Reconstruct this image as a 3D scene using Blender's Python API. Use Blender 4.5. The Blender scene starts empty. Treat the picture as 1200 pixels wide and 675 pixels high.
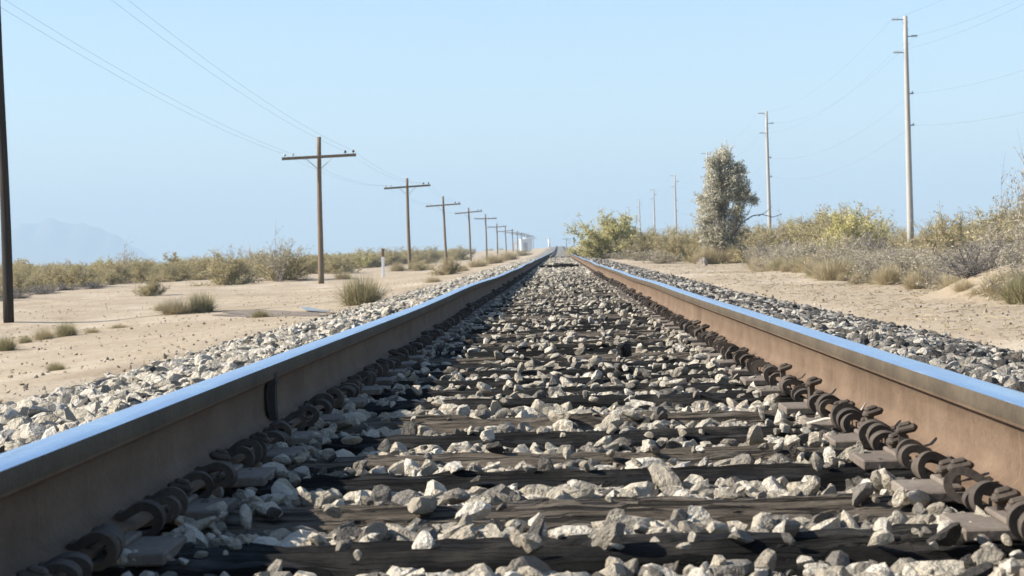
import bpy, bmesh, math, random
import numpy as np
from mathutils import Matrix, Vector

SC = bpy.context.scene
COL = SC.collection
rng = np.random.default_rng(7)
random.seed(7)
RAD = math.radians

# ------------------------------------------------------------------ camera
FPX, W0, H0 = 2350.0, 1200.0, 675.0
CAMZ, CAMX = 0.254, 0.004
VP, ROLL = (655.5, 297.5), RAD(1.6)
fw = Vector((VP[0] - W0 / 2, -(VP[1] - H0 / 2), -FPX)).normalized()
rt = Vector((math.cos(ROLL), math.sin(ROLL), 0)); rt = (rt - fw * rt.dot(fw)).normalized()
up = rt.cross(fw)
ROT = Matrix((rt, fw, up))
cam_d = bpy.data.cameras.new('camera'); cam = bpy.data.objects.new('camera', cam_d); COL.objects.link(cam)
cam.matrix_world = Matrix.Translation((CAMX, 0, CAMZ)) @ ROT.to_4x4()
cam_d.sensor_width = 36; cam_d.lens = FPX / W0 * 36
cam_d.clip_start = 0.05; cam_d.clip_end = 40000
cam_d.dof.use_dof = True; cam_d.dof.focus_distance = 7.5; cam_d.dof.aperture_fstop = 18
SC.camera = cam

# ------------------------------------------------------------------ sky and sun
SUN_EL, SUN_ROT = RAD(33), RAD(-94)
world = bpy.data.worlds.new('World'); SC.world = world; world.use_nodes = True
wn = world.node_tree.nodes; wl = world.node_tree.links; wn.clear()
sky = wn.new('ShaderNodeTexSky'); sky.sky_type = 'NISHITA'; sky.sun_disc = False
sky.sun_elevation = SUN_EL; sky.sun_rotation = SUN_ROT
sky.altitude = 100; sky.air_density = 1.0; sky.dust_density = 0.5; sky.ozone_density = 3.2
bg = wn.new('ShaderNodeBackground'); bg.inputs['Strength'].default_value = 0.075
wo = wn.new('ShaderNodeOutputWorld')
wl.new(sky.outputs[0], bg.inputs[0]); wl.new(bg.outputs[0], wo.inputs[0])
sd = bpy.data.lights.new('sun', 'SUN'); sd.energy = 4.6; sd.angle = RAD(0.5); sd.color = (1.0, 0.93, 0.82)
sun = bpy.data.objects.new('sun', sd); COL.objects.link(sun)
to_sun = Vector((math.sin(SUN_ROT) * math.cos(SUN_EL), math.cos(SUN_ROT) * math.cos(SUN_EL), math.sin(SUN_EL)))
sun.rotation_euler = to_sun.to_track_quat('Z', 'Y').to_euler(); sun.location = (-60, -4, 40)
SC.view_settings.view_transform = 'Standard'; SC.view_settings.look = 'None'
SC.view_settings.exposure = 1.45; SC.view_settings.gamma = 1
SC.cycles.use_denoising = True
SC.cycles.max_bounces = 6; SC.cycles.diffuse_bounces = 3; SC.cycles.glossy_bounces = 3
SC.cycles.volume_bounces = 1; SC.cycles.transparent_max_bounces = 6

# ------------------------------------------------------------------ helpers
def tag(o, label=None, cat=None, group=None, kind=None):
    if label: o['label'] = label
    if cat: o['category'] = cat
    if group: o['group'] = group
    if kind: o['kind'] = kind
    return o

def mk_mesh(name, V, F, mats=(), smooth=False, mi=None):
    """V (n,3) array, F list of (m,k) index arrays"""
    me = bpy.data.meshes.new(name)
    V = np.asarray(V, np.float32)
    if not isinstance(F, (list, tuple)): F = [F]
    F = [np.asarray(f, np.int32) for f in F if len(f)]
    loops = np.concatenate([f.ravel() for f in F]) if F else np.zeros(0, np.int32)
    sizes = np.concatenate([np.full(len(f), f.shape[1], np.int32) for f in F]) if F else np.zeros(0, np.int32)
    me.vertices.add(len(V)); me.vertices.foreach_set('co', V.ravel())
    me.loops.add(len(loops)); me.loops.foreach_set('vertex_index', loops)
    me.polygons.add(len(sizes))
    me.polygons.foreach_set('loop_start', np.concatenate([[0], np.cumsum(sizes)[:-1]]).astype(np.int32) if len(sizes) else sizes)
    if len(sizes):
        me.polygons.foreach_set('use_smooth', np.full(len(sizes), smooth, bool))
        if mi is not None: me.polygons.foreach_set('material_index', np.asarray(mi, np.int32))
    for m in mats: me.materials.append(m)
    me.update(calc_edges=True); me.validate()
    return me

def obj(name, me, parent=None, loc=(0, 0, 0), rot=(0, 0, 0), scl=(1, 1, 1)):
    o = bpy.data.objects.new(name, me); COL.objects.link(o)
    o.parent = parent; o.location = loc; o.rotation_euler = rot; o.scale = scl
    return o

def empty(name, loc=(0, 0, 0), rot=(0, 0, 0), scl=(1, 1, 1)):
    o = obj(name, None, None, loc, rot, scl); o.empty_display_size = 0.2
    return o

def copy_tree(o, parent=None):
    c = o.copy(); COL.objects.link(c); c.parent = parent
    for ch in list(o.children): copy_tree(ch, c)
    return c

class MB:
    """collects boxes / tubes into one mesh"""
    def __init__(s): s.v = []; s.q = []; s.t = []; s.n = 0
    def add(s, V, Q=None, T=None):
        V = np.asarray(V, float)
        if Q is not None and len(Q): s.q.append(np.asarray(Q) + s.n)
        if T is not None and len(T): s.t.append(np.asarray(T) + s.n)
        s.v.append(V); s.n += len(V); return s
    def box(s, c, d, bevel=0.0, rot=None):
        bm = bmesh.new(); bmesh.ops.create_cube(bm, size=1)
        for v in bm.verts: v.co = Vector((v.co.x * d[0], v.co.y * d[1], v.co.z * d[2]))
        if bevel: bmesh.ops.bevel(bm, geom=list(bm.edges), offset=bevel, segments=1, affect='EDGES')
        bm.verts.index_update()
        V = np.array([v.co[:] for v in bm.verts])
        if rot is not None: V = V @ np.array(rot.to_3x3()).T
        V = V + np.array(c)
        Q = [[v.index for v in f.verts] for f in bm.faces if len(f.verts) == 4]
        T = [[v.index for v in f.verts] for f in bm.faces if len(f.verts) == 3]
        for f in bm.faces:
            if len(f.verts) > 4:
                ix = [v.index for v in f.verts]
                T += [[ix[0], ix[k], ix[k + 1]] for k in range(1, len(ix) - 1)]
        bm.free(); return s.add(V, Q, T)
    def tube(s, P, R, n=8, cap=True):
        V, Q = tubes(np.asarray([P], float), np.asarray([R], float), n)
        base = s.n; s.add(V, Q)
        if cap:
            K = len(P)
            s.t.append(np.array([[base, base + k + 1, base + k] for k in range(1, n - 1)]))
            e = base + (K - 1) * n
            s.t.append(np.array([[e, e + k, e + k + 1] for k in range(1, n - 1)]))
        return s
    def mesh(s, name, mats, smooth=False):
        return mk_mesh(name, np.concatenate(s.v), [np.concatenate(x) for x in (s.q, s.t) if x], mats, smooth)

def tubes(P, R, n=3):
    """P (N,K,3) polylines, R (N,K) radii -> verts, quads"""
    N, K, _ = P.shape
    D = np.gradient(P, axis=1); D /= np.linalg.norm(D, axis=2, keepdims=True) + 1e-9
    ref = np.where(np.abs(D[..., 2:3]) > 0.9, np.array([1.0, 0, 0]), np.array([0, 0, 1.0]))
    A = np.cross(D, ref); A /= np.linalg.norm(A, axis=2, keepdims=True) + 1e-9
    B = np.cross(D, A)
    th = np.arange(n) / n * 2 * np.pi
    V = P[:, :, None, :] + R[:, :, None, None] * (A[:, :, None, :] * np.cos(th)[None, None, :, None] + B[:, :, None, :] * np.sin(th)[None, None, :, None])
    idx = np.arange(N * K * n).reshape(N, K, n)
    a = idx[:, :-1, :]; b = np.roll(a, -1, 2); c = idx[:, 1:, :]; d = np.roll(c, -1, 2)
    return V.reshape(-1, 3), np.stack([a, b, d, c], -1).reshape(-1, 4)

class SN:
    """sum-of-sines smooth noise"""
    def __init__(s, seed, wl, n=14):
        r = np.random.default_rng(seed); a = r.uniform(0, 2 * np.pi, n); k = 2 * np.pi / (wl * r.uniform(0.6, 1.8, n))
        s.kx, s.ky, s.p = k * np.cos(a), k * np.sin(a), r.uniform(0, 6.28, n); s.n = n
    def __call__(s, x, y):
        x = np.asarray(x, float)[..., None]; y = np.asarray(y, float)[..., None]
        return np.sin(x * s.kx + y * s.ky + s.p).sum(-1) / math.sqrt(s.n / 2)

# ------------------------------------------------------------------ terrain functions (world Z = 0 at the rail top)
_ty = np.arange(-400, 12001, 1.0)
_tp = np.array([(-400, 0), (15, 0), (40, .03), (75, .12), (150, .30), (230, .52), (321, .90), (400, 1.42), (500, 2.15), (613, 2.8), (680, 2.95),
                (760, 2.7), (1000, 1.5), (1400, .4), (2000, 0), (12000, 0)])
_tz = np.interp(_ty, _tp[:, 0], _tp[:, 1])
_g = np.exp(-0.5 * (np.arange(-45, 46) / 15.0) ** 2); _g /= _g.sum()
_tz = np.convolve(np.pad(_tz, 45, mode='edge'), _g, 'valid'); _tz -= _tz[400]
def TZ(y): return np.interp(y, _ty, _tz)
n_big, n_mid, n_sml, n_dune = SN(1, 60), SN(2, 9), SN(3, 2.2), SN(4, 18)
def ground(x, y):
    x = np.asarray(x, float); y = np.asarray(y, float)
    ax = np.abs(x)
    left = np.interp(-x, [2.2, 3.0, 5.0, 8.5, 20, 60, 300], [-.62, -.47, -.62, -.80, -.83, -.9, -1.0])
    right = np.interp(x, [2.2, 3.0, 6.0, 12, 40, 200], [-.62, -.46, -.46, -.50, -.55, -.9])
    p = np.where(x < 0, left, right)
    k = np.exp(-(np.maximum(ax - 14, 0) / 45) ** 2)
    und = np.clip((ax - 3.2) / 3, 0, 1)
    z = p + TZ(y) * k + und * (0.035 * n_mid(x, y) + 0.012 * n_sml(x, y) + 0.05 * n_big(x, y) * np.clip(ax / 15, 0, 1))
    z = z + 0.42 * np.exp(-(((x - 5.75) / 0.75) ** 2 + ((y - 25.6) / 1.3) ** 2) ** 1.2)
    z = z + 0.22 * np.exp(-(((x - 7.6) / 1.1) ** 2 + ((y - 33) / 2.5) ** 2)) + 0.2 * np.exp(-(((x - 7.2) / 1.2) ** 2 + ((y - 47) / 3.5) ** 2))
    return z

def ray(px, py):
    return (ROT @ Vector((px - W0 / 2, -(py - H0 / 2), -FPX))).normalized()
def on_ground(px, py, fn=None):
    d = ray(px, py); s = d.xyz / d.y
    ys = np.concatenate([np.arange(3, 120, .05), np.arange(120, 900, .5)])
    xs = CAMX + s.x * ys; zs = CAMZ + s.z * ys
    g = ground(xs, ys); hit = np.nonzero(zs < g)[0]
    i = hit[0] if len(hit) else len(ys) - 1
    return Vector((xs[i], ys[i], float(g[i])))
def on_plane_x(px, X):
    d = ray(px, 297.5); return (X - CAMX) / (d.x / d.y)
def project(x, y, z):
    v = np.stack([x - CAMX, y, z - CAMZ], -1) @ np.array(ROT)     # world -> camera
    return W0 / 2 + FPX * v[..., 0] / -v[..., 2], H0 / 2 - FPX * v[..., 1] / -v[..., 2]

# ------------------------------------------------------------------ materials
ALB = .75           # overall reflectance level of the colours below
class NT:
    def __init__(s, name, k=None):
        s.k = ALB if k is None else k
        s.m = bpy.data.materials.new(name); s.m.use_nodes = True
        s.t = s.m.node_tree; s.n = s.t.nodes; s.l = s.t.links
        s.b = s.n['Principled BSDF']
    def node(s, typ, ins=None, **kw):
        nd = s.n.new(typ)
        for k, v in kw.items(): setattr(nd, k, v)
        for k, v in (ins or {}).items():
            if hasattr(v, 'is_output') or isinstance(v, bpy.types.NodeSocket): s.l.new(v, nd.inputs[k])
            else: nd.inputs[k].default_value = v
        return nd
    def coord(s, kind='Object', scale=(1, 1, 1), loc=(0, 0, 0)):
        if kind == 'World':
            src = s.node('ShaderNodeNewGeometry').outputs['Position']
        else:
            src = s.node('ShaderNodeTexCoord').outputs[kind]
        return s.node('ShaderNodeMapping', {'Vector': src, 'Scale': scale, 'Location': loc}).outputs[0]
    def noise(s, vec, scale, detail=4, rough=.55, dist=0):
        return s.node('ShaderNodeTexNoise', {'Vector': vec, 'Scale': scale, 'Detail': detail, 'Roughness': rough, 'Distortion': dist}).outputs['Fac']
    def ramp(s, fac, stops, interp='LINEAR'):
        r = s.node('ShaderNodeValToRGB', {'Fac': fac}); cr = r.color_ramp; cr.interpolation = interp
        while len(cr.elements) < len(stops): cr.elements.new(1)
        for e, (p, c) in zip(cr.elements, stops):
            e.position = p; e.color = (c, c, c, 1) if isinstance(c, (int, float)) else (*(x * s.k for x in c), 1)
        return r.outputs[0]
    def mix(s, f, a, b, mode='MIX'):
        m = s.node('ShaderNodeMix', data_type='RGBA', blend_type=mode)
        for i, v in ((0, f), (6, a), (7, b)):
            if isinstance(v, bpy.types.NodeSocket): s.l.new(v, m.inputs[i])
            else: m.inputs[i].default_value = v if i == 0 else (*(x * s.k for x in v), 1)
        return m.outputs[2]
    def math(s, op, a, b=0.0):
        m = s.node('ShaderNodeMath', operation=op)
        for i, v in ((0, a), (1, b)):
            if isinstance(v, bpy.types.NodeSocket): s.l.new(v, m.inputs[i])
            else: m.inputs[i].default_value = v
        return m.outputs[0]
    def bump(s, h, strength=.5, dist=.01, normal=None):
        ins = {'Height': h, 'Strength': strength, 'Distance': dist}
        if normal is not None: ins['Normal'] = normal
        return s.node('ShaderNodeBump', ins).outputs[0]
    def out(s, col=None, rough=.9, metal=0, normal=None, spec=.3, **kw):
        b = s.b
        for k, v in (('Base Color', col), ('Roughness', rough), ('Metallic', metal), ('Normal', normal), ('Specular IOR Level', spec)):
            if v is None: continue
            if isinstance(v, bpy.types.NodeSocket): s.l.new(v, b.inputs[k])
            else: b.inputs[k].default_value = (*v, 1) if k == 'Base Color' else v
        return s.m

def stone_mat(name, stops, seed):
    n = NT(name, 1.0); rnd = n.node('ShaderNodeObjectInfo').outputs['Random']
    c = n.ramp(rnd, stops)
    v = n.coord('Object'); off = n.node('ShaderNodeVectorMath', {0: v, 1: (0, 0, 0)}, operation='ADD')
    n.l.new(n.math('MULTIPLY', rnd, 91.0), off.inputs[1]); v = off.outputs[0]
    a = n.noise(v, 1.6, 5, .6); b = n.noise(v, 9, 4, .7)
    c = n.mix(n.ramp(a, [(.45, 0), (.72, .5)]), c, n.mix(.5, c, (.24, .19, .14), 'MIX'))
    c = n.mix(n.ramp(b, [(.28, .4), (.45, 0)]), c, n.mix(.6, c, (.10, .09, .08)))
    w = n.noise(n.coord('World'), 2.3, 5, .65)
    c = n.mix(n.ramp(w, [(.50, 0), (.74, .5)]), c, (.40, .335, .25))
    return n.out(c, .95, 0, n.bump(b, .35, .10, n.bump(a, .6, .3)), .12)

CREAM = (.53, .475, .38)
M_stone = stone_mat('cream ballast stone', [(0, (.04, .038, .036)), (.06, (.10, .094, .086)), (.14, (.20, .185, .16)), (.28, (.30, .268, .22)), (.42, (.41, .36, .28)),
                                            (.65, CREAM), (.86, (.60, .545, .45)), (1, (.66, .615, .53))], 1)
M_stone_d = stone_mat('mixed grey ballast stone', [(0, (.035, .034, .033)), (.25, (.085, .08, .074)), (.45, (.17, .16, .145)), (.62, (.30, .28, .245)), (.78, (.46, .42, .355)), (1, (.58, .54, .47))], 2)
M_stone_l = stone_mat('pale shoulder stone', [(0, (.06, .056, .05)), (.08, (.17, .16, .14)), (.25, (.36, .325, .27)), (.55, CREAM), (1, (.60, .56, .49))], 3)

def bed_mat():
    n = NT('ballast bed'); v = n.coord('World')
    vo = n.node('ShaderNodeTexVoronoi', {'Vector': v, 'Scale': 18.0}, feature='F1')
    cr = n.ramp(n.node('ShaderNodeSeparateColor', {0: vo.outputs['Color']}).outputs[0], [(0, (.06, .055, .05)), (.3, (.18, .17, .155)), (.6, (.36, .335, .29)), (1, (.5, .47, .41))])
    return n.out(cr, .95, 0, n.bump(vo.outputs['Distance'], 1.0, .05), .1)
M_bed = bed_mat()

def sand_mat():
    n = NT('desert sand', .97); v = n.coord('World')
    big = n.noise(v, .12, 5, .6); mid = n.noise(v, .9, 6, .65); fin = n.noise(v, 14, 5, .75); vf = n.noise(v, 70, 3, .7)
    c = n.ramp(big, [(.3, (.33, .265, .185)), (.5, (.38, .31, .225)), (.72, (.42, .35, .265))])
    c = n.mix(n.ramp(mid, [(.36, .6), (.52, 0)]), c, (.28, .215, .145))
    c = n.mix(n.ramp(mid, [(.58, 0), (.75, .5)]), c, (.46, .395, .31))
    c = n.mix(n.ramp(fin, [(.34, .85), (.47, 0)]), c, (.19, .145, .10))
    c = n.mix(n.ramp(vf, [(.58, 0), (.68, .6)]), c, (.24, .19, .15))
    pt = n.noise(n.coord('World', (1, .35, 1)), .35, 6, .7); c = n.mix(n.ramp(pt, [(.52, 0), (.68, .5)]), c, (.33, .265, .19)); c = n.mix(n.ramp(pt, [(.34, .6), (.48, 0)]), c, (.50, .43, .335))
    h = n.math('ADD', n.math('MULTIPLY', mid, 1.2), n.math('ADD', n.math('MULTIPLY', fin, .35), n.math('MULTIPLY', vf, .08)))
    return n.out(c, .95, 0, n.bump(h, .7, .09), .1)
M_sand = sand_mat()

def rust_mat(name, c1, c2, c3, rough=.85):
    n = NT(name); v = n.coord('World', (1, .5, 1)); a = n.noise(v, 7, 6, .65); b = n.noise(n.coord('World', (1, 1, 1)), 90, 4, .7)
    st = n.noise(n.coord('World', (6, 12, .9)), 5, 3, .6)
    c = n.ramp(a, [(.3, c1), (.5, c2), (.72, c3)])
    c = n.mix(n.ramp(b, [(.3, .4), (.55, 0)]), c, tuple(x * .55 for x in c1))
    c = n.mix(n.ramp(st, [(.55, 0), (.75, .3)]), c, tuple(min(1, x * 1.35) for x in c3))
    return n.out(c, rough, 0, n.bump(n.math('ADD', a, n.math('MULTIPLY', b, .3)), .35, .012), .25)
M_rail = rust_mat('dusty brown rail steel', (.122, .078, .048), (.17, .113, .072), (.215, .15, .10))
M_anchor = rust_mat('rusted anchor steel', (.05, .04, .033), (.085, .068, .054), (.14, .11, .085))
M_head = rust_mat('greasy rail head side', (.07, .052, .034), (.10, .077, .05), (.135, .105, .07))
M_plate = rust_mat('rusted tie plate steel', (.12, .095, .075), (.19, .155, .125), (.27, .23, .185))
M_weld = rust_mat('dark weld steel', (.02, .017, .015), (.03, .025, .022), (.045, .038, .033))

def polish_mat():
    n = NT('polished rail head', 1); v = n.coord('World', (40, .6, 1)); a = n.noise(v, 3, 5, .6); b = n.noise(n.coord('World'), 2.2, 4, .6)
    c = n.ramp(a, [(.3, (.52, .63, .78)), (.7, (.66, .76, .90))])  # blue sky reflection tinted into the steel's base colour
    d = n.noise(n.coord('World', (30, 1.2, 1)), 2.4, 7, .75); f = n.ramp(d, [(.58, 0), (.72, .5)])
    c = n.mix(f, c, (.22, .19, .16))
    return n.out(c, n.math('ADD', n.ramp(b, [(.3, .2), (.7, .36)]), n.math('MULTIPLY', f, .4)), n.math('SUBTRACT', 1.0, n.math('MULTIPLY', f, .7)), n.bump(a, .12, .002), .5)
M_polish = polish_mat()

def tie_mat(name, stops, dirt):
    n = NT(name); rnd = n.node('ShaderNodeObjectInfo').outputs['Random']
    v0 = n.coord('Object', (1, 1, 1)); off = n.node('ShaderNodeVectorMath', {0: v0, 1: (0, 0, 0)}, operation='ADD')
    n.l.new(n.math('MULTIPLY', rnd, 37.0), off.inputs[1])
    v = n.node('ShaderNodeMapping', {'Vector': off.outputs[0], 'Scale': (1.6, 26, 26)}).outputs[0]
    a = n.noise(v, 2.2, 8, .7, .6); b = n.noise(off.outputs[0], 5, 5, .6)
    c = n.ramp(a, stops)
    v2 = n.node('ShaderNodeMapping', {'Vector': off.outputs[0], 'Scale': (.9, 34, 34)}).outputs[0]
    cr = n.noise(v2, 1.7, 4, .6, 1.2); ck = n.ramp(cr, [(.40, 1), (.47, 0)])
    c = n.mix(n.ramp(b, [(.5, 0), (.72, dirt)]), c, (.36, .31, .25))
    c = n.mix(n.math('MULTIPLY', ck, .85), c, (.012, .011, .010))
    hh = n.math('SUBTRACT', n.math('ADD', a, n.math('MULTIPLY', b, .6)), n.math('MULTIPLY', ck, .8))
    return n.out(c, .9, 0, n.bump(hh, 1.0, .03), .2)
M_tie_d = tie_mat('creosoted timber', [(.28, (.006, .006, .006)), (.48, (.016, .0155, .015)), (.62, (.034, .032, .03)), (.8, (.085, .078, .07))], .22)
M_tie_l = tie_mat('weathered timber', [(.26, (.03, .025, .02)), (.42, (.13, .105, .08)), (.58, (.24, .20, .152)), (.8, (.38, .33, .265))], .4)

def wood_mat(name, c1, c2, c3):
    n = NT(name); v = n.coord('Object', (9, 9, .35)); a = n.noise(v, 4, 6, .65, .4)
    return n.out(n.ramp(a, [(.3, c1), (.5, c2), (.72, c3)]), .85, 0, n.bump(a, .6, .01), .2)
M_pole = wood_mat('brown pole timber', (.14, .10, .066), (.22, .165, .11), (.30, .235, .165))
M_pole_d = wood_mat('tarred pole timber', (.018, .015, .013), (.04, .033, .028), (.085, .068, .055))
M_pole_g = wood_mat('silvered pole', (.36, .34, .31), (.46, .44, .40), (.56, .535, .49))
def plain(name, c, rough=.6, metal=0, spec=.4, var=.15):
    n = NT(name); a = n.noise(n.coord('Object'), 8, 4)
    return n.out(n.ramp(a, [(.3, tuple(x * (1 - var) for x in c)), (.7, c)]), rough, metal, None, spec)
M_wire = plain('weathered wire', (.10, .10, .10), .6, .3)
M_insul = plain('brown insulator', (.06, .03, .02), .2)
M_glassy = plain('pale insulator', (.55, .60, .60), .2)
M_steel = plain('grey steel', (.30, .30, .30), .5, .4)
M_white = plain('white paint', (1.0, 1.0, .98), .5)
M_brownp = plain('brown paint', (.22, .12, .07), .6)
M_hut = plain('white hut panel', (1.0, 1.0, 1.0), .4)

def leaf_mat(name, stops, rough=.8, trans=.25):
    n = NT(name, 1); rnd = n.node('ShaderNodeAttribute', attribute_name='tone').outputs['Fac']
    o = n.node('ShaderNodeObjectInfo').outputs['Random']
    f = n.math('ADD', n.math('MULTIPLY', rnd, .75), n.math('MULTIPLY', o, .25))
    c = n.ramp(f, stops)
    n.out(c, rough, 0, None, .15)
    if trans:
        tr = n.node('ShaderNodeBsdfTranslucent', {'Color': c}); mx = n.node('ShaderNodeMixShader', {0: trans, 1: n.b.outputs[0], 2: tr.outputs[0]})
        n.l.new(mx.outputs[0], n.n['Material Output'].inputs[0])
    return n.m
M_creo = leaf_mat('creosote leaves', [(0, (.22, .185, .085)), (.35, (.35, .30, .145)), (.65, (.45, .38, .20)), (.9, (.51, .43, .26)), (1, (.56, .49, .34))], .8, .35)
M_green = leaf_mat('green desert leaves', [(0, (.28, .26, .10)), (.4, (.45, .41, .175)), (.75, (.56, .505, .25)), (1, (.64, .57, .33))], .8, .4)
M_wisp = leaf_mat('sparse pale leaves', [(0, (.28, .25, .17)), (.5, (.38, .34, .24)), (1, (.48, .43, .33))])
M_grey = leaf_mat('dead grey twigs', [(0, (.10, .09, .085)), (.5, (.20, .18, .165)), (1, (.31, .28, .25))], .9, 0)
M_straw = leaf_mat('dry grass', [(0, (.27, .22, .13)), (.5, (.42, .35, .22)), (1, (.56, .48, .33))])
M_sage = leaf_mat('grey green grass', [(0, (.17, .155, .08)), (.5, (.30, .265, .15)), (1, (.46, .40, .25))])
M_tam = leaf_mat('dusty tree leaves', [(0, (.23, .21, .155)), (.4, (.41, .385, .285)), (.75, (.54, .51, .40)), (1, (.62, .59, .49))], .8, .4)
M_dry = leaf_mat('dry pale brush', [(0, (.24, .205, .15)), (.5, (.38, .335, .25)), (1, (.50, .45, .35))], .8, .2)
M_twig = leaf_mat('shrub stems', [(0, (.18, .15, .12)), (1, (.38, .33, .28))], .9, 0)
M_bark = wood_mat('tree bark', (.10, .08, .065), (.19, .155, .125), (.30, .25, .20))

# ------------------------------------------------------------------ ground, ballast bed, mountains
def graded(a, b, fine, grow, lim):
    out = [0.0]; st = fine
    while out[-1] < lim:
        out.append(out[-1] + st)
        if out[-1] > a: st *= grow
    return np.array(out)
gx = graded(14, 0, .35, 1.09, 9500); gx = np.concatenate([-gx[:0:-1], gx])
gy = graded(62, 0, .5, 1.06, 9800); gy = np.concatenate([-graded(5, 0, 1.5, 1.3, 300)[:0:-1], gy])
GX, GY = np.meshgrid(gx, gy); GZ = ground(GX, GY)
nx, ny = len(gx), len(gy)
ii = np.arange(nx * ny).reshape(ny, nx)
gq = np.stack([ii[:-1, :-1], ii[:-1, 1:], ii[1:, 1:], ii[1:, :-1]], -1).reshape(-1, 4)
g_ob = obj('ground', mk_mesh('ground', np.stack([GX, GY, GZ], -1).reshape(-1, 3), gq, [M_sand], True)); tag(g_ob, 'pale sandy desert floor on both sides of the track', None, None, 'structure')

by = np.concatenate([np.arange(-6, 40, .5), np.arange(40, 200, 2), np.arange(200, 705, 6)])
bx = np.array([-3.3, -2.9, -2.4, -2.0, -1.6, -1.45, -.75, 0, .75, 1.45, 1.6, 2.0, 2.4, 2.9, 3.3])
bz = np.array([-.62, -.50, -.40, -.32, -.272, -.263, -.257, -.254, -.257, -.263, -.272, -.32, -.40, -.50, -.62])
def bed_z(x, y): return np.interp(x, bx, bz) + TZ(y)
BX, BY = np.meshgrid(bx, by); BZ = bed_z(BX, BY) + .006 * n_sml(BX, BY)
ib = np.arange(len(bx) * len(by)).reshape(len(by), len(bx))
bq = np.stack([ib[:-1, :-1], ib[:-1, 1:], ib[1:, 1:], ib[1:, :-1]], -1).reshape(-1, 4)
ballast = obj('ballast', mk_mesh('ballast', np.stack([BX, BY, BZ], -1).reshape(-1, 3), bq, [M_bed], True)); tag(ballast, 'bed of crushed pale stone under the rails', None, None, 'structure')

# mountain range far beyond the plain
def mountain():
    D = 8200.0
    prof = [(-60, 296), (-20, 282), (12, 272), (32, 264), (60, 258), (80, 262), (100, 264), (116, 267), (140, 278), (165, 296), (185, 308), (240, 312), (300, 314), (330, 316)]
    px = np.linspace(-60, 330, 120); py = np.interp(px, *zip(*prof)) + .6 * np.sin(px * .31) + .5 * np.sin(px * .77 + 1)
    X = []; Z = []
    for a, b in zip(px, py):
        d = ray(a, b); X.append(d.x / d.y * D); Z.append(CAMZ + d.z / d.y * D)
    X = np.array(X); Z = np.maximum(np.array(Z), -2.0)
    rows = [(-700, -.02), (-520, .22), (-330, .5), (-180, .72), (-60, .95), (0, 1.0), (120, .8), (300, .4), (500, -.02)]
    r = np.random.default_rng(5); V = []
    for dy, f in rows:
        j = 1 + (0 if f in (1.0, -.02) else .12) * np.sin(np.arange(120) * .55 + dy * .01)
        V.append(np.stack([X + r.normal(0, 4, 120), np.full(120, D + dy), np.maximum(Z + 10, 0) * f * j - 10], -1))
    V = np.array(V).reshape(-1, 3); k = np.arange(len(rows) * 120).reshape(len(rows), 120)
    q = np.stack([k[:-1, :-1], k[:-1, 1:], k[1:, 1:], k[1:, :-1]], -1).reshape(-1, 4)
    n = NT('mountain rock'); a = n.noise(n.coord('World'), .006, 6, .65)
    o = obj('mountain', mk_mesh('mountain', V, q, [n.out(n.ramp(a, [(.3, (.12, .09, .07)), (.7, (.24, .19, .14))]), .95)], True))
    tag(o, 'faint blue mountain far beyond the desert plain', None, None, 'structure')
mountain()

# ------------------------------------------------------------------ rails
HW = .0345; RX = .7175 + HW; RH = .168
half = [(.070, 0), (.070, .011), (.045, .0165), (.022, .024), (.0115, .036), (.0085, .055), (.0082, .09), (.0105, .112), (.018, .1215), (.032, .1275), (.0345, .133), (.0345, .156), (.0325, .1625), (.0275, .1655), (.0200, .1672), (.010, .1678), (0, .168)]
prof = [(x, z - RH) for x, z in half] + [(-x, z - RH) for x, z in half[-2::-1]]
ry = np.concatenate([np.arange(-6, 30, .25), np.arange(30, 120, 1), np.arange(120, 705, 4)])
jl, jr, jv, jw = SN(21, 16, 5), SN(22, 18, 5), SN(23, 11, 5), SN(24, 12, 5)
def rail_off(side, y):
    fade = np.clip((y - 3) / 12, 0, 1)
    return .006 * (jl if side < 0 else jr)(y, 0 * y) * fade, .005 * (jv if side < 0 else jw)(y, 0 * y) * fade + TZ(y)
def build_rail(side):
    ox, oz = rail_off(side, ry); n = len(prof)
    V = np.array([[(side * RX + dx + px, y, dz + pz) for px, pz in prof] for y, dx, dz in zip(ry, ox, oz)]).reshape(-1, 3)
    k = np.arange(len(ry) * n).reshape(len(ry), n); k2 = np.roll(k, -1, 1)
    q = np.stack([k[:-1], k2[:-1], k2[1:], k[1:]], -1)        # (rows, n, 4)
    mi = np.zeros(q.shape[:2], int)
    for j in range(n):
        a, b = prof[j], prof[(j + 1) % n]
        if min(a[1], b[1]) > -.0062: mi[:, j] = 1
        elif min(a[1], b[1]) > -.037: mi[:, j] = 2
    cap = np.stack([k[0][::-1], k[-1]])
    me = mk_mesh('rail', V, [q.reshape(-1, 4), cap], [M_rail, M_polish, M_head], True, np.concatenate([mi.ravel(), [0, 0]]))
    me.set_sharp_from_angle(angle=RAD(40))
    return obj('steel_rail', me)
rail_l = tag(build_rail(-1), 'steel rail whose inner web is in shadow, welded collar on it', 'rail')
rail_r = tag(build_rail(1), 'steel rail whose dusty brown inner web is lit by the sun', 'rail')
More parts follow.
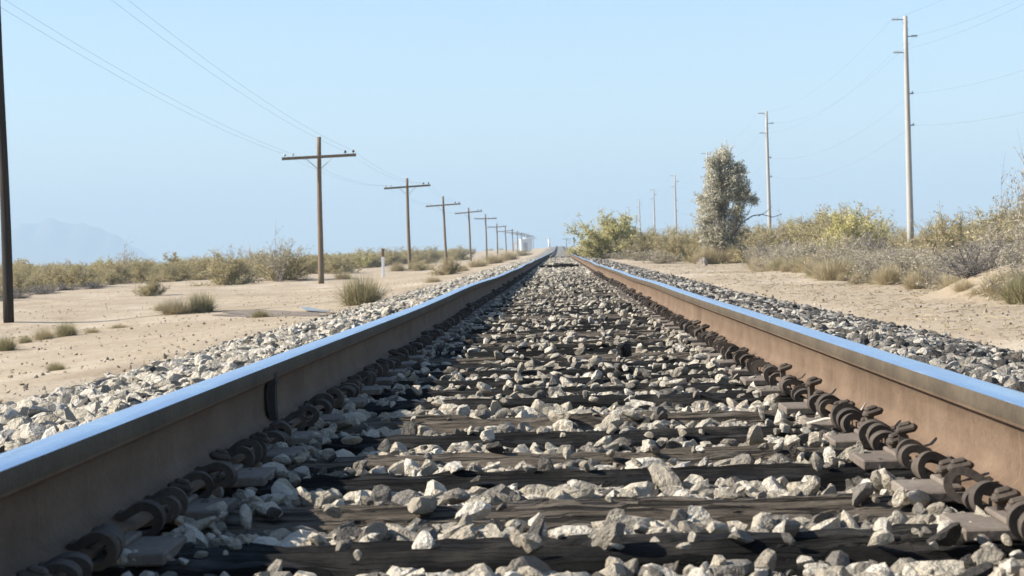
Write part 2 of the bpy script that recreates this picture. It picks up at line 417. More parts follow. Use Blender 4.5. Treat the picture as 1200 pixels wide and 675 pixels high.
# thermite weld collar on the shaded rail
d = ray(322, 427); WY = 5.02
mb = MB(); pp = [(x * 1.0 + s_, z) for x, z, s_ in [(.070, .013, .006), (.045, .0165, .012), (.022, .024, .016), (.0115, .036, .025), (.0085, .055, .026), (.0082, .09, .026), (.0105, .112, .025), (.018, .1215, .02), (.0355, .128, .001), (.0362, .145, 0)]]
V = []
for yy, f in ((WY - .034, .0), (WY - .02, 1), (WY + .02, 1), (WY + .034, .0)):
    for x, z in pp: V.append((-RX + x - (1 - f) * .016, yy, z - RH))
k = np.arange(4 * len(pp)).reshape(4, len(pp)); q = np.stack([k[:-1, :-1], k[1:, :-1], k[1:, 1:], k[:-1, 1:]], -1).reshape(-1, 4)
obj('weld_collar', mk_mesh('weld_collar', V, q[:, ::-1], [M_weld], False), rail_l)

# ------------------------------------------------------------------ rail anchors, spikes, plates
def ribbon(path, th, wy, mats, name):
    P = np.array(path, float); m = len(P); k0 = np.arange(m); kk = np.linspace(0, m - 1, (m - 1) * 3 + 1)
    def cr(v):
        v = np.concatenate([[2 * v[0] - v[1]], v, [2 * v[-1] - v[-2]]]); i_ = np.minimum(kk.astype(int), m - 2); t = kk - i_
        a, b, c, d_ = v[i_], v[i_ + 1], v[i_ + 2], v[i_ + 3]
        return .5 * (2 * b + (c - a) * t + (2 * a - 5 * b + 4 * c - d_) * t ** 2 + (3 * b - a - 3 * c + d_) * t ** 3)
    P = np.stack([cr(P[:, 0]), cr(P[:, 1])], -1); th = np.interp(kk, k0, th); D = np.gradient(P, axis=0); D /= np.linalg.norm(D, axis=1, keepdims=True)
    N = np.stack([-D[:, 1], D[:, 0]], -1); th = np.asarray(th)[:, None]
    A, B = P + N * th / 2, P - N * th / 2; n = len(P)
    V = [(x, -wy / 2, z) for x, z in A] + [(x, -wy / 2, z) for x, z in B] + [(x, wy / 2, z) for x, z in A] + [(x, wy / 2, z) for x, z in B]
    Q = []
    for i in range(n - 1):
        a, b, c, d_ = i, n + i, 2 * n + i, 3 * n + i
        Q += [(a, a + 1, b + 1, b), (c, d_, d_ + 1, c + 1), (a, c, c + 1, a + 1), (b, b + 1, d_ + 1, d_)]
    for i in (0, n - 1): Q.append((i, n + i, 3 * n + i, 2 * n + i) if i == 0 else (i, 2 * n + i, 3 * n + i, n + i))
    me = mk_mesh(name, V, np.array(Q), mats, True); me.set_sharp_from_angle(angle=RAD(35)); return me
# local u: 0 at the inner foot edge, + towards the rail; z: 0 at the foot underside
anchor_path = [(.145, .012), (.15, -.004), (.13, -.009), (.06, -.009), (-.010, -.010), (-.024, -.007), (-.035, .003), (-.040, .015), (-.039, .028), (-.031, .039), (-.019, .043), (-.007, .040), (.005, .033), (.014, .0275), (.020, .0285), (.025, .031), (.027, .033)]
anchor_th = [.010, .012, .013, .013, .014, .014, .015, .015, .016, .016, .017, .017, .016, .015, .013, .012, .010]
anchor_me = [ribbon([(x * s, z * s2) if x < .05 else (x, z) for x, z in anchor_path], anchor_th, w, [M_anchor], 'rail_anchor') for s, s2, w in ((1, 1, .026), (1.12, 1.12, .022), (.92, .94, .030), (1.05, .85, .034))]

def spike_mesh():
    mb = MB()
    mb.box((0, 0, .012), (.016, .016, .05), .001)
    r = Matrix.Rotation(RAD(-14), 3, 'Y')
    mb.box((.008, 0, .039), (.044, .030, .016), .006, r)
    mb.box((.004, 0, .048), (.026, .020, .010), .004, r)
    return mb.mesh('spike', [M_anchor])
spike_me = spike_mesh()
def plate_mesh():
    mb = MB()
    mb.box((0, 0, .010), (.33, .19, .0195), .003)
    mb.box((-.0845, 0, .0235), (.022, .188, .010), .003); mb.box((.0845, 0, .0235), (.022, .188, .010), .003)
    return mb.mesh('tie_plate', [M_plate])
plate_me = plate_mesh()

def tie_mesh(seed, mat, L=2.6, w=.23, h=.18, broken=False):
    r = np.random.default_rng(seed); K = 110; m = 9
    xs = np.linspace(-L / 2, L / 2, K)
    # cross-section: left side up, top across, right side down
    sec = [(-w / 2, -h), (-w / 2, -h * .55), (-w / 2, -.03), (-w / 2 + .006, -.006)] + [(t, 0) for t in np.linspace(-w / 2 + .03, w / 2 - .03, m)] + [(w / 2 - .006, -.006), (w / 2, -.03), (w / 2, -h * .55), (w / 2, -h)]
    sec = np.array(sec); n = len(sec)
    V = np.zeros((K, n, 3)); V[:, :, 0] = xs[:, None]; V[:, :, 1] = sec[:, 0]; V[:, :, 2] = sec[:, 1]
    top = (sec[:, 1] > -.01).astype(float)
    # checks (long splits) in the top, worn edges
    for _ in range(7):
        j = r.integers(4, n - 4); x0 = r.uniform(-L / 2, L / 2); ln = r.uniform(.15, .7)
        f = np.exp(-((xs - x0) / ln) ** 2); V[:, j, 2] -= f * r.uniform(.006, .022)
    st = np.cumsum(r.normal(0, .0022, (K, n)), 0); st -= np.linspace(0, 1, K)[:, None] * st[-1]; st = np.clip(st + r.normal(0, .005, n), -.014, .009)
    V[:, :, 2] += st * top; V[:, :, 1] += st * .6 * (1 - top) * np.sign(sec[:, 0])
    rows = r.normal(0, .0025, (K, n)); rows = (rows + np.roll(rows, 1, 0) + np.roll(rows, -1, 0)) / 1.6
    V[:, :, 2] += rows * top; V[:, :, 1] += rows * .9 * (1 - top)
    for e in (3, n - 4):
        chip = np.convolve(np.maximum(r.normal(-.3, 1, K), 0), np.ones(4) / 4, 'same') * .017
        V[:, e, 2] -= chip; V[:, e, 1] += np.sign(-sec[e, 0]) * chip * .7
    V[:, :, 1] += (.006 * np.sin(xs * r.uniform(.8, 2) + r.uniform(0, 6)))[:, None]
    if broken:
        f = np.clip(np.convolve(np.maximum(r.normal(0, 1, K), 0), np.ones(7) / 7, 'same'), 0, 1)
        V[:, 3:8, 2] -= (f * .05)[:, None] * np.array([1, 1, .9, .6, .25]); V[:, 9, 2] += f * .012
    k = np.arange(K * n).reshape(K, n)
    q = np.stack([k[:-1, :-1], k[1:, :-1], k[1:, 1:], k[:-1, 1:]], -1).reshape(-1, 4)
    caps = np.stack([k[0], k[-1][::-1]]); bot = np.stack([k[:-1, -1], k[1:, -1], k[1:, 0], k[:-1, 0]], -1)
    me = mk_mesh('wooden_tie', V.reshape(-1, 3), [q[:, ::-1], bot[:, ::-1], caps], [mat], True); me.set_sharp_from_angle(angle=RAD(32)); return me
tie_d = [tie_mesh(30 + i, M_tie_d) for i in range(5)]; tie_l = [tie_mesh(50 + i, M_tie_l) for i in range(4)]; tie_b = tie_mesh(77, M_tie_l, broken=True)

tys = [(1.0, 'd'), (1.5, 'l'), (2.0, 'd'), (2.50, 'd'), (3.03, 'd'), (3.50, 'b'), (4.02, 'd'), (4.44, 'l'), (4.86, 'd'), (5.38, 'l'), (6.03, 'd'), (6.54, 'd')]
y = 6.54
while y < 37:
    y += .505 + random.uniform(-.03, .03); tys.append((y, 'd' if random.random() < .48 else 'l'))
TIES = np.array([t[0] for t in tys])
LBL = {'d': 'black creosoted wooden tie with rough split grain, bedded in the track stones',
       'l': 'weathered pale grey brown wooden tie bedded in the track stones',
       'b': 'broken pale wooden tie with a splintered, dished edge and scattered stones'}
TSK = {}
for i, (y, kd) in enumerate(tys):
    zt = -.188 + float(TZ(y))
    sk = random.gauss(0, .012) + (.02 if 2.4 < y < 3.2 else 0)
    TSK[i] = sk
    me = tie_b if kd == 'b' else random.choice(tie_d if kd == 'd' else tie_l)
    root = empty('wooden_tie', (random.uniform(-.04, .04), y, zt), (0, 0, sk))
    lab = LBL[kd]
    if abs(y - 3.5) < .6 and kd == 'd': lab = 'black creosoted wooden tie bedded directly next to the broken pale tie'
    if y == 4.86: lab = 'black creosoted wooden tie beside the weld collar of the shaded rail'
    if y == 4.44: lab = 'pale weathered wooden tie between two black ones near the weld collar'
    tag(root, lab, 'railway tie', None if kd == 'b' else ('black ties across the track' if kd == 'd' else 'pale ties across the track'))
    obj('timber', me, root, (0, 0, random.uniform(-.008, 0)), (0, 0, random.choice((0, math.pi))))
    for s in (-1, 1):
        p = obj('tie_plate', plate_me, root, (s * RX - root.location.x, 0, 0), (0, 0, -sk * .8))
        for u, dy in ((-1, -.045), (-1, .05), (1, random.choice((-.045, .05)))):
            if random.random() < .12 and y > 5: continue
            up_ = random.choice((0, 0, .004, .012, .03)) if u * s < 0 else 0
            o = obj('spike', spike_me, p, (u * .079, dy + random.uniform(-.01, .01), .006 + up_), (0, random.uniform(-.06, .06), (0 if u < 0 else math.pi) + random.uniform(-.25, .25)))
for s, rl in ((-1, rail_l), (1, rail_r)):
    for i, (y, kd) in enumerate(tys):
        for sg in (-1, 1):
            offs = [.135, .18] if random.random() < .55 else [.14]
            for of in offs:
                yy = y + sg * (of + random.uniform(-.012, .012))
                dx, dz = (float(v) for v in rail_off(s, np.array(yy)))
                o = obj('rail_anchor', random.choice(anchor_me), rl, (s * RX + dx - s * .070, yy, dz - RH), (random.uniform(-.16, .16), random.uniform(-.14, .14), (0 if s > 0 else math.pi) + random.uniform(-.18, .18)), (random.uniform(.82, 1.0), random.uniform(.75, 1.15), random.uniform(.66, .92)))

# far ties and far anchors, too small to pick apart
far = MB(); fara = {-1: MB(), 1: MB()}
y = TIES[-1]
ap = np.array(anchor_path[4:])
while y < 130:
    y += .505 + random.uniform(-.03, .03)
    z = float(TZ(y)); far.box((0, y, z - .19 - .09), (2.6, .23, .18), 0)
    for s in (-1, 1):
        for sg in (-1, 1): fara[s].box((s * (RX - .070 - .022), y + sg * .15, z - RH + .02), (.06, .03, .05), .008)
o = obj('wooden_ties', far.mesh('wooden_ties', [M_tie_d])); tag(o, 'far run of dark wooden ties too distant to tell apart', 'railway ties', None, 'stuff')
for s, rl in ((-1, rail_l), (1, rail_r)): tag(obj('rail_anchors', fara[s].mesh('rail_anchors', [M_anchor]), rl), None, None, None, 'stuff')

# ------------------------------------------------------------------ instancing helper for uncountable stuff
SRC = bpy.data.collections.new('shapes')          # never linked to the scene
def instancer(name, pos, rot, scl, idx, meshes, parent=None):
    me = mk_mesh(name, pos, [np.zeros((0, 3), int)])
    for nm, typ, arr in (('rot', 'FLOAT_VECTOR', rot), ('scl', 'FLOAT_VECTOR', scl)):
        a = me.attributes.new(nm, typ, 'POINT'); a.data.foreach_set('vector', np.asarray(arr, np.float32).ravel())
    a = me.attributes.new('idx', 'INT', 'POINT'); a.data.foreach_set('value', np.asarray(idx, np.int32))
    o = obj(name, me, parent)
    ng = bpy.data.node_groups.new(name, 'GeometryNodeTree')
    ng.interface.new_socket('Geometry', in_out='INPUT', socket_type='NodeSocketGeometry'); ng.interface.new_socket('Geometry', in_out='OUTPUT', socket_type='NodeSocketGeometry')
    N, L = ng.nodes, ng.links
    gi, go = N.new('NodeGroupInput'), N.new('NodeGroupOutput')
    g2i = N.new('GeometryNodeGeometryToInstance')
    for m in meshes:
        so = bpy.data.objects.new(m.name, m); SRC.objects.link(so)
        oi = N.new('GeometryNodeObjectInfo'); oi.inputs['Object'].default_value = so; oi.inputs['As Instance'].default_value = False
        L.new(oi.outputs['Geometry'], g2i.inputs[0])
    ip = N.new('GeometryNodeInstanceOnPoints'); ip.inputs['Pick Instance'].default_value = True
    def na(nm, t):
        nd = N.new('GeometryNodeInputNamedAttribute'); nd.data_type = t; nd.inputs[0].default_value = nm
        return nd.outputs['Attribute']
    er = N.new('FunctionNodeEulerToRotation')
    L.new(gi.outputs[0], ip.inputs['Points']); L.new(g2i.outputs[0], ip.inputs['Instance'])
    L.new(na('idx', 'INT'), ip.inputs['Instance Index']); L.new(na('rot', 'FLOAT_VECTOR'), er.inputs[0]); L.new(er.outputs[0], ip.inputs['Rotation'])
    L.new(na('scl', 'FLOAT_VECTOR'), ip.inputs['Scale']); L.new(ip.outputs[0], go.inputs[0])
    md = o.modifiers.new('scatter', 'NODES'); md.node_group = ng
    o['kind'] = 'stuff'
    return o

# ------------------------------------------------------------------ ballast stones
def rock_mesh(seed, mat, sub=2):
    r = np.random.default_rng(seed); bm = bmesh.new(); bmesh.ops.create_icosphere(bm, subdivisions=sub, radius=1)
    bm.verts.index_update()
    V = np.array([v.co[:] for v in bm.verts]); F = np.array([[v.index for v in f.verts] for f in bm.faces]); bm.free()
    for _ in range(r.integers(7, 10)):
        nrm = r.normal(size=3); nrm /= np.linalg.norm(nrm); dd = r.uniform(.36, .72)
        e = V @ nrm - dd; V = V - np.maximum(e, 0)[:, None] * nrm
    nb = np.zeros_like(V); ct = np.zeros((len(V), 1))
    for a_, b_ in ((0, 1), (1, 2), (2, 0)):
        np.add.at(nb, F[:, a_], V[F[:, b_]]); np.add.at(ct, F[:, a_], 1)
    V = V * .9 + nb / ct * .1
    V += r.normal(0, .012, V.shape)
    V *= np.array([r.uniform(1.0, 1.7), r.uniform(.85, 1.15), r.uniform(.6, .9)])
    V -= (V.max(0) + V.min(0)) / 2
    me = mk_mesh('stone', V, F, [mat], True); me.set_sharp_from_angle(angle=RAD(24)); return me
R_c = [rock_mesh(100 + i, M_stone) for i in range(9)]
R_d = [rock_mesh(130 + i, M_stone_d) for i in range(6)]
R_l = [rock_mesh(150 + i, M_stone_l) for i in range(6)]

def in_tie(x, y, margin):
    j = np.clip(np.searchsorted(TIES, y), 1, len(TIES) - 1)
    dmin = np.minimum(np.abs(y - TIES[j]), np.abs(y - TIES[j - 1])); return (dmin < .115 + margin) & (np.abs(x) < 1.33)

def stones(x0, x1, y0, y1, dens, smin, smax, lift, pw=1.8, tie_keep=.08):
    n = int((x1 - x0) * (y1 - y0) * dens); x = rng.uniform(x0, x1, n); y = rng.uniform(y0, y1, n)
    s = smin + (smax - smin) * rng.random(n) ** pw
    t = in_tie(x, y, s * .55) & (y < 37); keep = ~t | (rng.random(n) < tie_keep); x, y, s, t = x[keep], y[keep], s[keep], t[keep]
    s = np.where(t, np.minimum(s, .024), s)
    foot = (np.abs(np.abs(x) - RX) < .082 + s * .5); x, y, s, t = x[~foot], y[~foot], s[~foot], t[~foot]
    z = bed_z(x, y) + s * .35 + rng.uniform(0, lift, len(x)) * (np.abs(x) < 1.6)
    z = np.where(t, -.188 + TZ(y) + s * .55, z)
    return x, y, z, s
bat = []
bat.append(stones(-.68, .68, 1.4, 8, 2400, .009, .031, .046, 1.7, .03))
bat.append(stones(-.68, .68, 1.4, 8, 230, .026, .042, .040, 1.6, .0))
bat.append(stones(-.68, .68, 8, 18, 1600, .011, .034, .043, 1.6, .03))
bat.append(stones(-.68, .68, 18, 40, 750, .016, .040, .042, 1.4, .05))
bat.append(stones(-.68, .68, 40, 110, 260, .026, .058, .06, 1.2, .6))
for sg in (-1, 1):
    bat.append(stones(min(sg * .50, sg * .67), max(sg * .50, sg * .67), 1.4, 12, 420, .008, .022, .04, 1.6, .7))
    bat.append(stones(min(sg * .575, sg * .672), max(sg * .575, sg * .672), 1.4, 26, 1100, .009, .024, .07, 1.4, .0))
inn = [np.concatenate(v) for v in zip(*bat)]
def pack(d, meshes, flat=.7):
    n = len(d[0]); pos = np.stack(d[:3], -1)
    rot = np.stack([rng.normal(0, .45, n), rng.normal(0, .45, n), rng.uniform(0, 6.28, n)], -1)
    flip = rng.random(n) < .10; rot[flip, 0] += math.pi / 2
    scl = d[3][:, None] * rng.uniform(.72, 1.28, (n, 3))
    return pos, rot, scl, rng.integers(0, len(meshes), n)
P, Rr, S, I = pack(inn, R_c)
px, py = project(P[:, 0], P[:, 1], P[:, 2])
vis = (px > -10) & (px < 1210) & (py > 300) & (py < 690) & (P[:, 2] - bed_z(P[:, 0], P[:, 1]) > .018)
size = np.where(vis, inn[3] / P[:, 1], 0); order = np.argsort(-size)[:296]
for k in order:
    obj('stone', R_c[I[k]], ballast, P[k], Rr[k], S[k])
rest = np.ones(len(P), bool); rest[order] = False
tag(instancer('ballast_stones', P[rest], Rr[rest], S[rest], I[rest], R_c, ballast), None, None)
lft = [np.concatenate(v) for v in zip(stones(-3.05, -.86, 1.5, 16, 420, .02, .055, .03, 1.6, .25), stones(-3.05, -.86, 16, 45, 260, .024, .06, .03, 1.3, .4), stones(-3.05, -.86, 45, 120, 130, .03, .07, .03, 1.2, 1))]
edge = rng.random(len(lft[0])) < np.clip((3.08 + lft[0] + .25 * n_mid(lft[1], lft[1] * 0)) / .35, .06, 1); lft = [v[edge] for v in lft]
tag(instancer('ballast_stones', *pack(lft, R_l), R_l, ballast))
rgt = [np.concatenate(v) for v in zip(stones(.86, 3.05, 1.5, 16, 420, .018, .050, .03, 1.6, .25), stones(.86, 3.05, 16, 45, 260, .022, .056, .03, 1.3, .4), stones(.86, 3.05, 45, 120, 130, .03, .07, .03, 1.2, 1))]
edge = rng.random(len(rgt[0])) < np.clip((3.02 - rgt[0] + .25 * n_mid(rgt[1], rgt[1] * 0 + 40)) / .35, .06, 1); rgt = [v[edge] for v in rgt]
tag(instancer('ballast_stones', *pack(rgt, R_d), R_d, ballast))

# black clinker lump and black board on the track
def on_level(px, py, h):
    d = ray(px, py); t = (h - CAMZ) / d.z; return Vector((CAMX + d.x * t, d.y * t, h))
p = on_level(733, 416, -.17); n = NT('black clinker'); a = n.noise(n.coord('Object'), 3, 5)
M_clink = n.out(n.ramp(a, [(.3, (.006, .006, .006)), (.7, (.03, .028, .026))]), .8, 0, n.bump(a, 1, .3))
clm = rock_mesh(401, M_clink); cl = obj('stone', clm, ballast, p + Vector((0, 0, .02)), (.3, .5, 1), (.042, .04, .05)); cl['label'] = 'round black lump lying among the pale stones'
p = on_level(655, 311.5, -.16 + .10); mb = MB()
mb.box((0, 0, 0), (1.05, .20, .09), .012); mb.box((.12, .02, .06), (.5, .14, .035), .01, Matrix.Rotation(.05, 3, 'Y'))
tag(obj('timber_board', mb.mesh('timber_board', [M_tie_d]), None, (p.x, p.y, float(TZ(p.y)) - .14), (0, 0, .02)), 'short black timber board lying across the track stones', 'board')
p = on_level(994, 497, -.165); r = np.random.default_rng(9)
pts = [(p.x - .09, p.y + .05, p.z), (p.x - .05, p.y + .02, p.z + .012), (p.x, p.y, p.z + .012), (p.x + .03, p.y + .01, p.z + .025), (p.x + .05, p.y + .05, p.z + .045)]
tag(obj('twig', MB().tube(pts, [.003, .004, .004, .004, .002], 6).mesh('twig', [plain('bleached twig', (.62, .56, .46), .8)], True)), 'small bleached twig lying beside the rail anchors', 'twig')

# ------------------------------------------------------------------ telegraph poles (timber, one crossarm)
TX = -9.8
tel = []
def telegraph(i, x, y, zt, mat, lean, arm_l, arm_r, ar, drop, w=.125):
    zb = float(ground(x, y)) - .08; h = zt + CAMZ - zb
    root = empty('telegraph_pole', (x, y, zb), lean)
    mb = MB(); zz = np.linspace(0, h, 14); r = np.random.default_rng(i)
    mb.tube([(.012 * math.sin(z * .9 + i), .01 * math.sin(z * .7), z) for z in zz], [w * (1 - .32 * z / h) for z in zz], 12)
    obj('pole', mb.mesh('pole', [mat], True), root)
    za = h - drop
    a = obj('crossarm', MB().box((0, -.13, 0), (arm_l + arm_r, .095, .12), .008).mesh('crossarm', [mat]), root, ((arm_r - arm_l) / 2, 0, za), (0, ar, 0))
    for s in (-1, 1):
        obj('brace', MB().tube([(0, -.12, za - .55), (s * .55, -.19, za - .05)], [.014, .014], 6).mesh('brace', [M_steel]), root)
    ins = []
    for k, (u, m) in enumerate(((-arm_l + .12, M_glassy), (-arm_l + .45, M_glassy), (arm_r - .45, M_insul), (arm_r - .12, M_insul))):
        zi = za + .06 - math.sin(ar) * (u - 0)
        mb = MB().tube([(u, -.13, zi), (u, -.13, zi + .06)], [.012, .012], 6)
        mb.tube([(u, -.13, zi + .05), (u, -.13, zi + .075), (u, -.13, zi + .12), (u, -.13, zi + .15)], [.05, .055, .045, .02], 8)
        obj('insulator', mb.mesh('insulator', [m], True), root)
        ins.append(Vector((u, -.13, zi + .12)))
    bpy.context.view_layer.update()
    tel.append([root.matrix_world @ v for v in ins])
    return root
tops = [(36.0, 6.3, 0), (82, 5.06, 1), (131, 5.22, 2), (174, 5.27, 3), (222, 5.4, 4), (271, 5.65, 5), (318, 5.1, 6), (371, 5.24, 7), (427, 5.6, 8), (472, 5.7, 9), (520, 5.9, 10), (566, 6.1, 11), (614, 6.6, 12), (662, 6.9, 13), (710, 7.0, 14), (760, 7.0, 15)]
for y, zt, i in tops:
    x = TX if i else float(on_ground(10.5, 388).x) / float(on_ground(10.5, 388).y) * 36.0
    lean = (random.uniform(-.01, .01), {0: -.004, 1: .016, 2: -.004, 3: -.028, 4: -.02, 5: -.006, 6: .004}.get(i, random.uniform(-.02, .02)), random.uniform(-.05, .05) + (.10 if i in (1, 2) else 0))
    lean = (lean[0], lean[1], lean[2])
    t = telegraph(i, x, y, zt, M_pole_d if i == 0 else M_pole, lean, 1.52, 1.52, {1: -.045, 2: -.045, 3: -.02, 4: -.05, 5: .02}.get(i, random.uniform(-.04, .04)), .82 if i < 2 else random.uniform(.5, .95), .10 if i == 0 else .125)
    tag(t, ['tarred black telegraph pole standing alone on bare sand, no brush around it', 'tall brown telegraph pole with crossarm and two dark insulators, behind the grey green tussock',
            'brown telegraph pole with crossarm, next along from the white marker post', 'brown telegraph pole leaning over a low bush beside the ballast'][i] if i < 4 else 'distant brown telegraph pole with single crossarm in the long pole line',
        'telegraph pole', None if i < 4 else 'distant telegraph poles of the line')

def wire(pts_list, sag, r, label, grp):
    P = []
    for a, b in zip(pts_list[:-1], pts_list[1:]):
        n = 14; L = (b - a).length
        for k in range(n):
            t = k / n; q = a.lerp(b, t); P.append((q.x, q.y, q.z - 4 * sag * (L / 50) ** 2 * t * (1 - t)))
    P.append(tuple(pts_list[-1]))
    V, Q = tubes(np.array([P]), np.full((1, len(P)), r), 4)
    tag(obj('overhead_wire', mk_mesh('overhead_wire', V, Q, [M_wire], True)), label, 'wire', grp)
for k in range(4):
    line = [t[k] for t in tel[:11]]
    a = line[0].copy(); line = [a + Vector((0, -48, .1))] + line
    wire(line, .42, .0028, 'thin wire sagging between the crossarms of the brown telegraph poles', 'telegraph wires')

# ------------------------------------------------------------------ power poles (slender grey)
pw = []
def power_pole(i, x, y, top):
    zb = float(ground(x, y)) - .1; h = top + CAMZ - zb
    root = empty('power_pole', (x, y, zb), (0, random.uniform(-.006, .004), random.uniform(-.06, .06)))
    obj('pole', MB().tube([(0, 0, z) for z in np.linspace(0, h, 8)], list(np.linspace(.20, .115, 8)), 14).mesh('pole', [M_pole_g], True), root)
    ends = []
    for u, dz in ((-.78, .18), (.66, 1.15), (-.72, 2.05)):
        mb = MB().tube([(0, 0, h - dz - .03), (u, 0, h - dz + .03)], [.035, .03], 6)
        for t in (.55, .68, .81, .94): mb.tube([(u * t - .012, 0, h - dz), (u * t + .012, 0, h - dz)], [.07, .07], 8)
        obj('insulator_arm', mb.mesh('insulator_arm', [M_steel], True), root); ends.append(Vector((u, 0, h - dz + .02)))
    for dz in (4.4, 6.2):
        obj('bracket', MB().box((.22, 0, h - dz), (.30, .08, .07), .01).box((.30, 0, h - dz + .06), (.06, .06, .12), .01).mesh('bracket', [M_steel]), root); ends.append(Vector((.34, 0, h - dz)))
    for dz in (.35, .75, 1.6): obj('bolt', MB().tube([(-.19, 0, h - dz), (.19, 0, h - dz)], [.016, .016], 6).mesh('bolt', [M_steel]), root)
    bpy.context.view_layer.update(); pw.append([root.matrix_world @ v for v in ends])
    tag(root, ['tall slender grey power pole rising behind sandy mound and thick brush', 'slender grey power pole beyond the dead grey brush heap', 'slender power pole partly hidden behind the tall dusty tree'][i] if i < 3 else 'far slender power pole rising above the brush line',
        'power pole', None if i < 3 else 'far power poles of the line')
for i in range(12): power_pole(i, 20.0, 114.6 + 76 * i, 12.95)
for k in range(5):
    line = [t[k] for t in pw[:9]]; line = [line[0] + Vector((0, -76, 0))] + line
    wire(line, .55, .0030, 'thin cable running between the arms of the tall grey power poles', 'power cables')

# ------------------------------------------------------------------ marker post, hut, far masts
p = on_ground(449.5, 325); root = empty('marker_post', (p.x, p.y, p.z - .05)); s = p.y / FPX
hp = 35 * s
obj('post', MB().box((0, 0, hp * .36), (.13, .10, hp * .72), .01).mesh('post', [M_white]), root)
obj('post_top', MB().box((0, 0, hp * .86), (.125, .096, hp * .28), .012).mesh('post_top', [M_brownp]), root)
tag(root, 'short white marker post with brown top standing in the sand', 'marker post')

hx, hy = -7.2, 432.0; hz = float(ground(hx, hy)) - .1
root = empty('signal_hut', (hx, hy, hz), (0, 0, .12)); tag(root, 'small white trackside hut among the telegraph poles', 'hut')
obj('wall', MB().box((0, 0, 1.35), (2.3, 2.6, 2.7), .03).mesh('wall', [M_hut]), root)
rf = obj('roof', MB().box((0, 0, 2.78), (2.5, 2.8, .14), .03).mesh('roof', [M_white]), root)
obj('vent', MB().box((0, 0, 3.05), (.6, .6, .42), .03).mesh('vent', [M_white]), rf)
dr = obj('door', MB().box((-.2, -1.32, 1.1), (.9, .05, 2.0), .01).mesh('door', [plain('grey door', (.55, .58, .62))]), root)
obj('handle', MB().box((.12, -1.36, 1.1), (.06, .05, .16), .01).mesh('handle', [M_steel]), dr)
ch = empty('equipment_cabinet', (hx - 2.25, hy, hz)); tag(ch, 'narrow white equipment cabinet beside the small white hut', 'cabinet')
obj('case', MB().box((0, 0, 1.1), (.8, .8, 2.2), .02).mesh('case', [M_hut]), ch); obj('lid', MB().box((0, 0, 2.24), (.9, .9, .08), .02).mesh('lid', [M_white]), ch)

def mast(px, y, top_py, w, mat, label, head):
    d = ray(px, top_py); x = CAMX + d.x / d.y * y; zt = CAMZ + d.z / d.y * y; zb = float(ground(x, y)) - .2
    root = empty('signal_mast', (x, y, zb)); h = zt - zb
    obj('mast', MB().tube([(0, 0, 0), (0, 0, h)], [w, w * .8], 8).mesh('mast', [mat], True), root)
    if head == 'lamp': obj('signal_head', MB().box((0, -.15, h - .4), (.5, .25, .9), .05).mesh('signal_head', [M_weld]), root)
    if head == 'arm': obj('crossarm', MB().box((0, 0, h - .3), (3.0, .14, .16), .01).mesh('crossarm', [M_pole]), root)
    if head == 'cap': obj('cap', MB().box((0, 0, h), (.7, .5, .5), .05).mesh('cap', [M_white]), root)
    tag(root, label, 'mast')
mast(643.4, 560, 279.3, .30, M_white, 'thick white mast far off beside the track crest', 'cap')
mast(663.6, 690, 279.0, .14, M_pole, 'distant T shaped mast beyond the track crest', 'arm')
mast(672.5, 640, 278.2, .12, M_weld, 'thin dark mast with a signal head beyond the track crest', 'lamp')

# ------------------------------------------------------------------ vegetation
def add_tone(me, tone):
    a = me.attributes.new('tone', 'FLOAT', 'POINT'); a.data.foreach_set('value', np.clip(tone, 0, 1).astype(np.float32))
    return me
def unit(v): return v / (np.linalg.norm(v, axis=-1, keepdims=True) + 1e-9)

def leaves(C, size, r, elong=2.0, updir=None, tone=None):
    n = len(C); a = unit(r.normal(size=(n, 3)) + (0 if updir is None else updir)); b = unit(np.cross(a, r.normal(size=(n, 3))))
    s = (size * r.uniform(.6, 1.4, n))[:, None]
    V = np.stack([C - a * s * elong / 2, C + b * s * .5, C + a * s * elong / 2, C - b * s * .5], 1).reshape(-1, 3)
    k = np.arange(n * 4).reshape(n, 4)
    t = np.repeat((r.random(n) if tone is None else tone), 4)
    return V, k, t

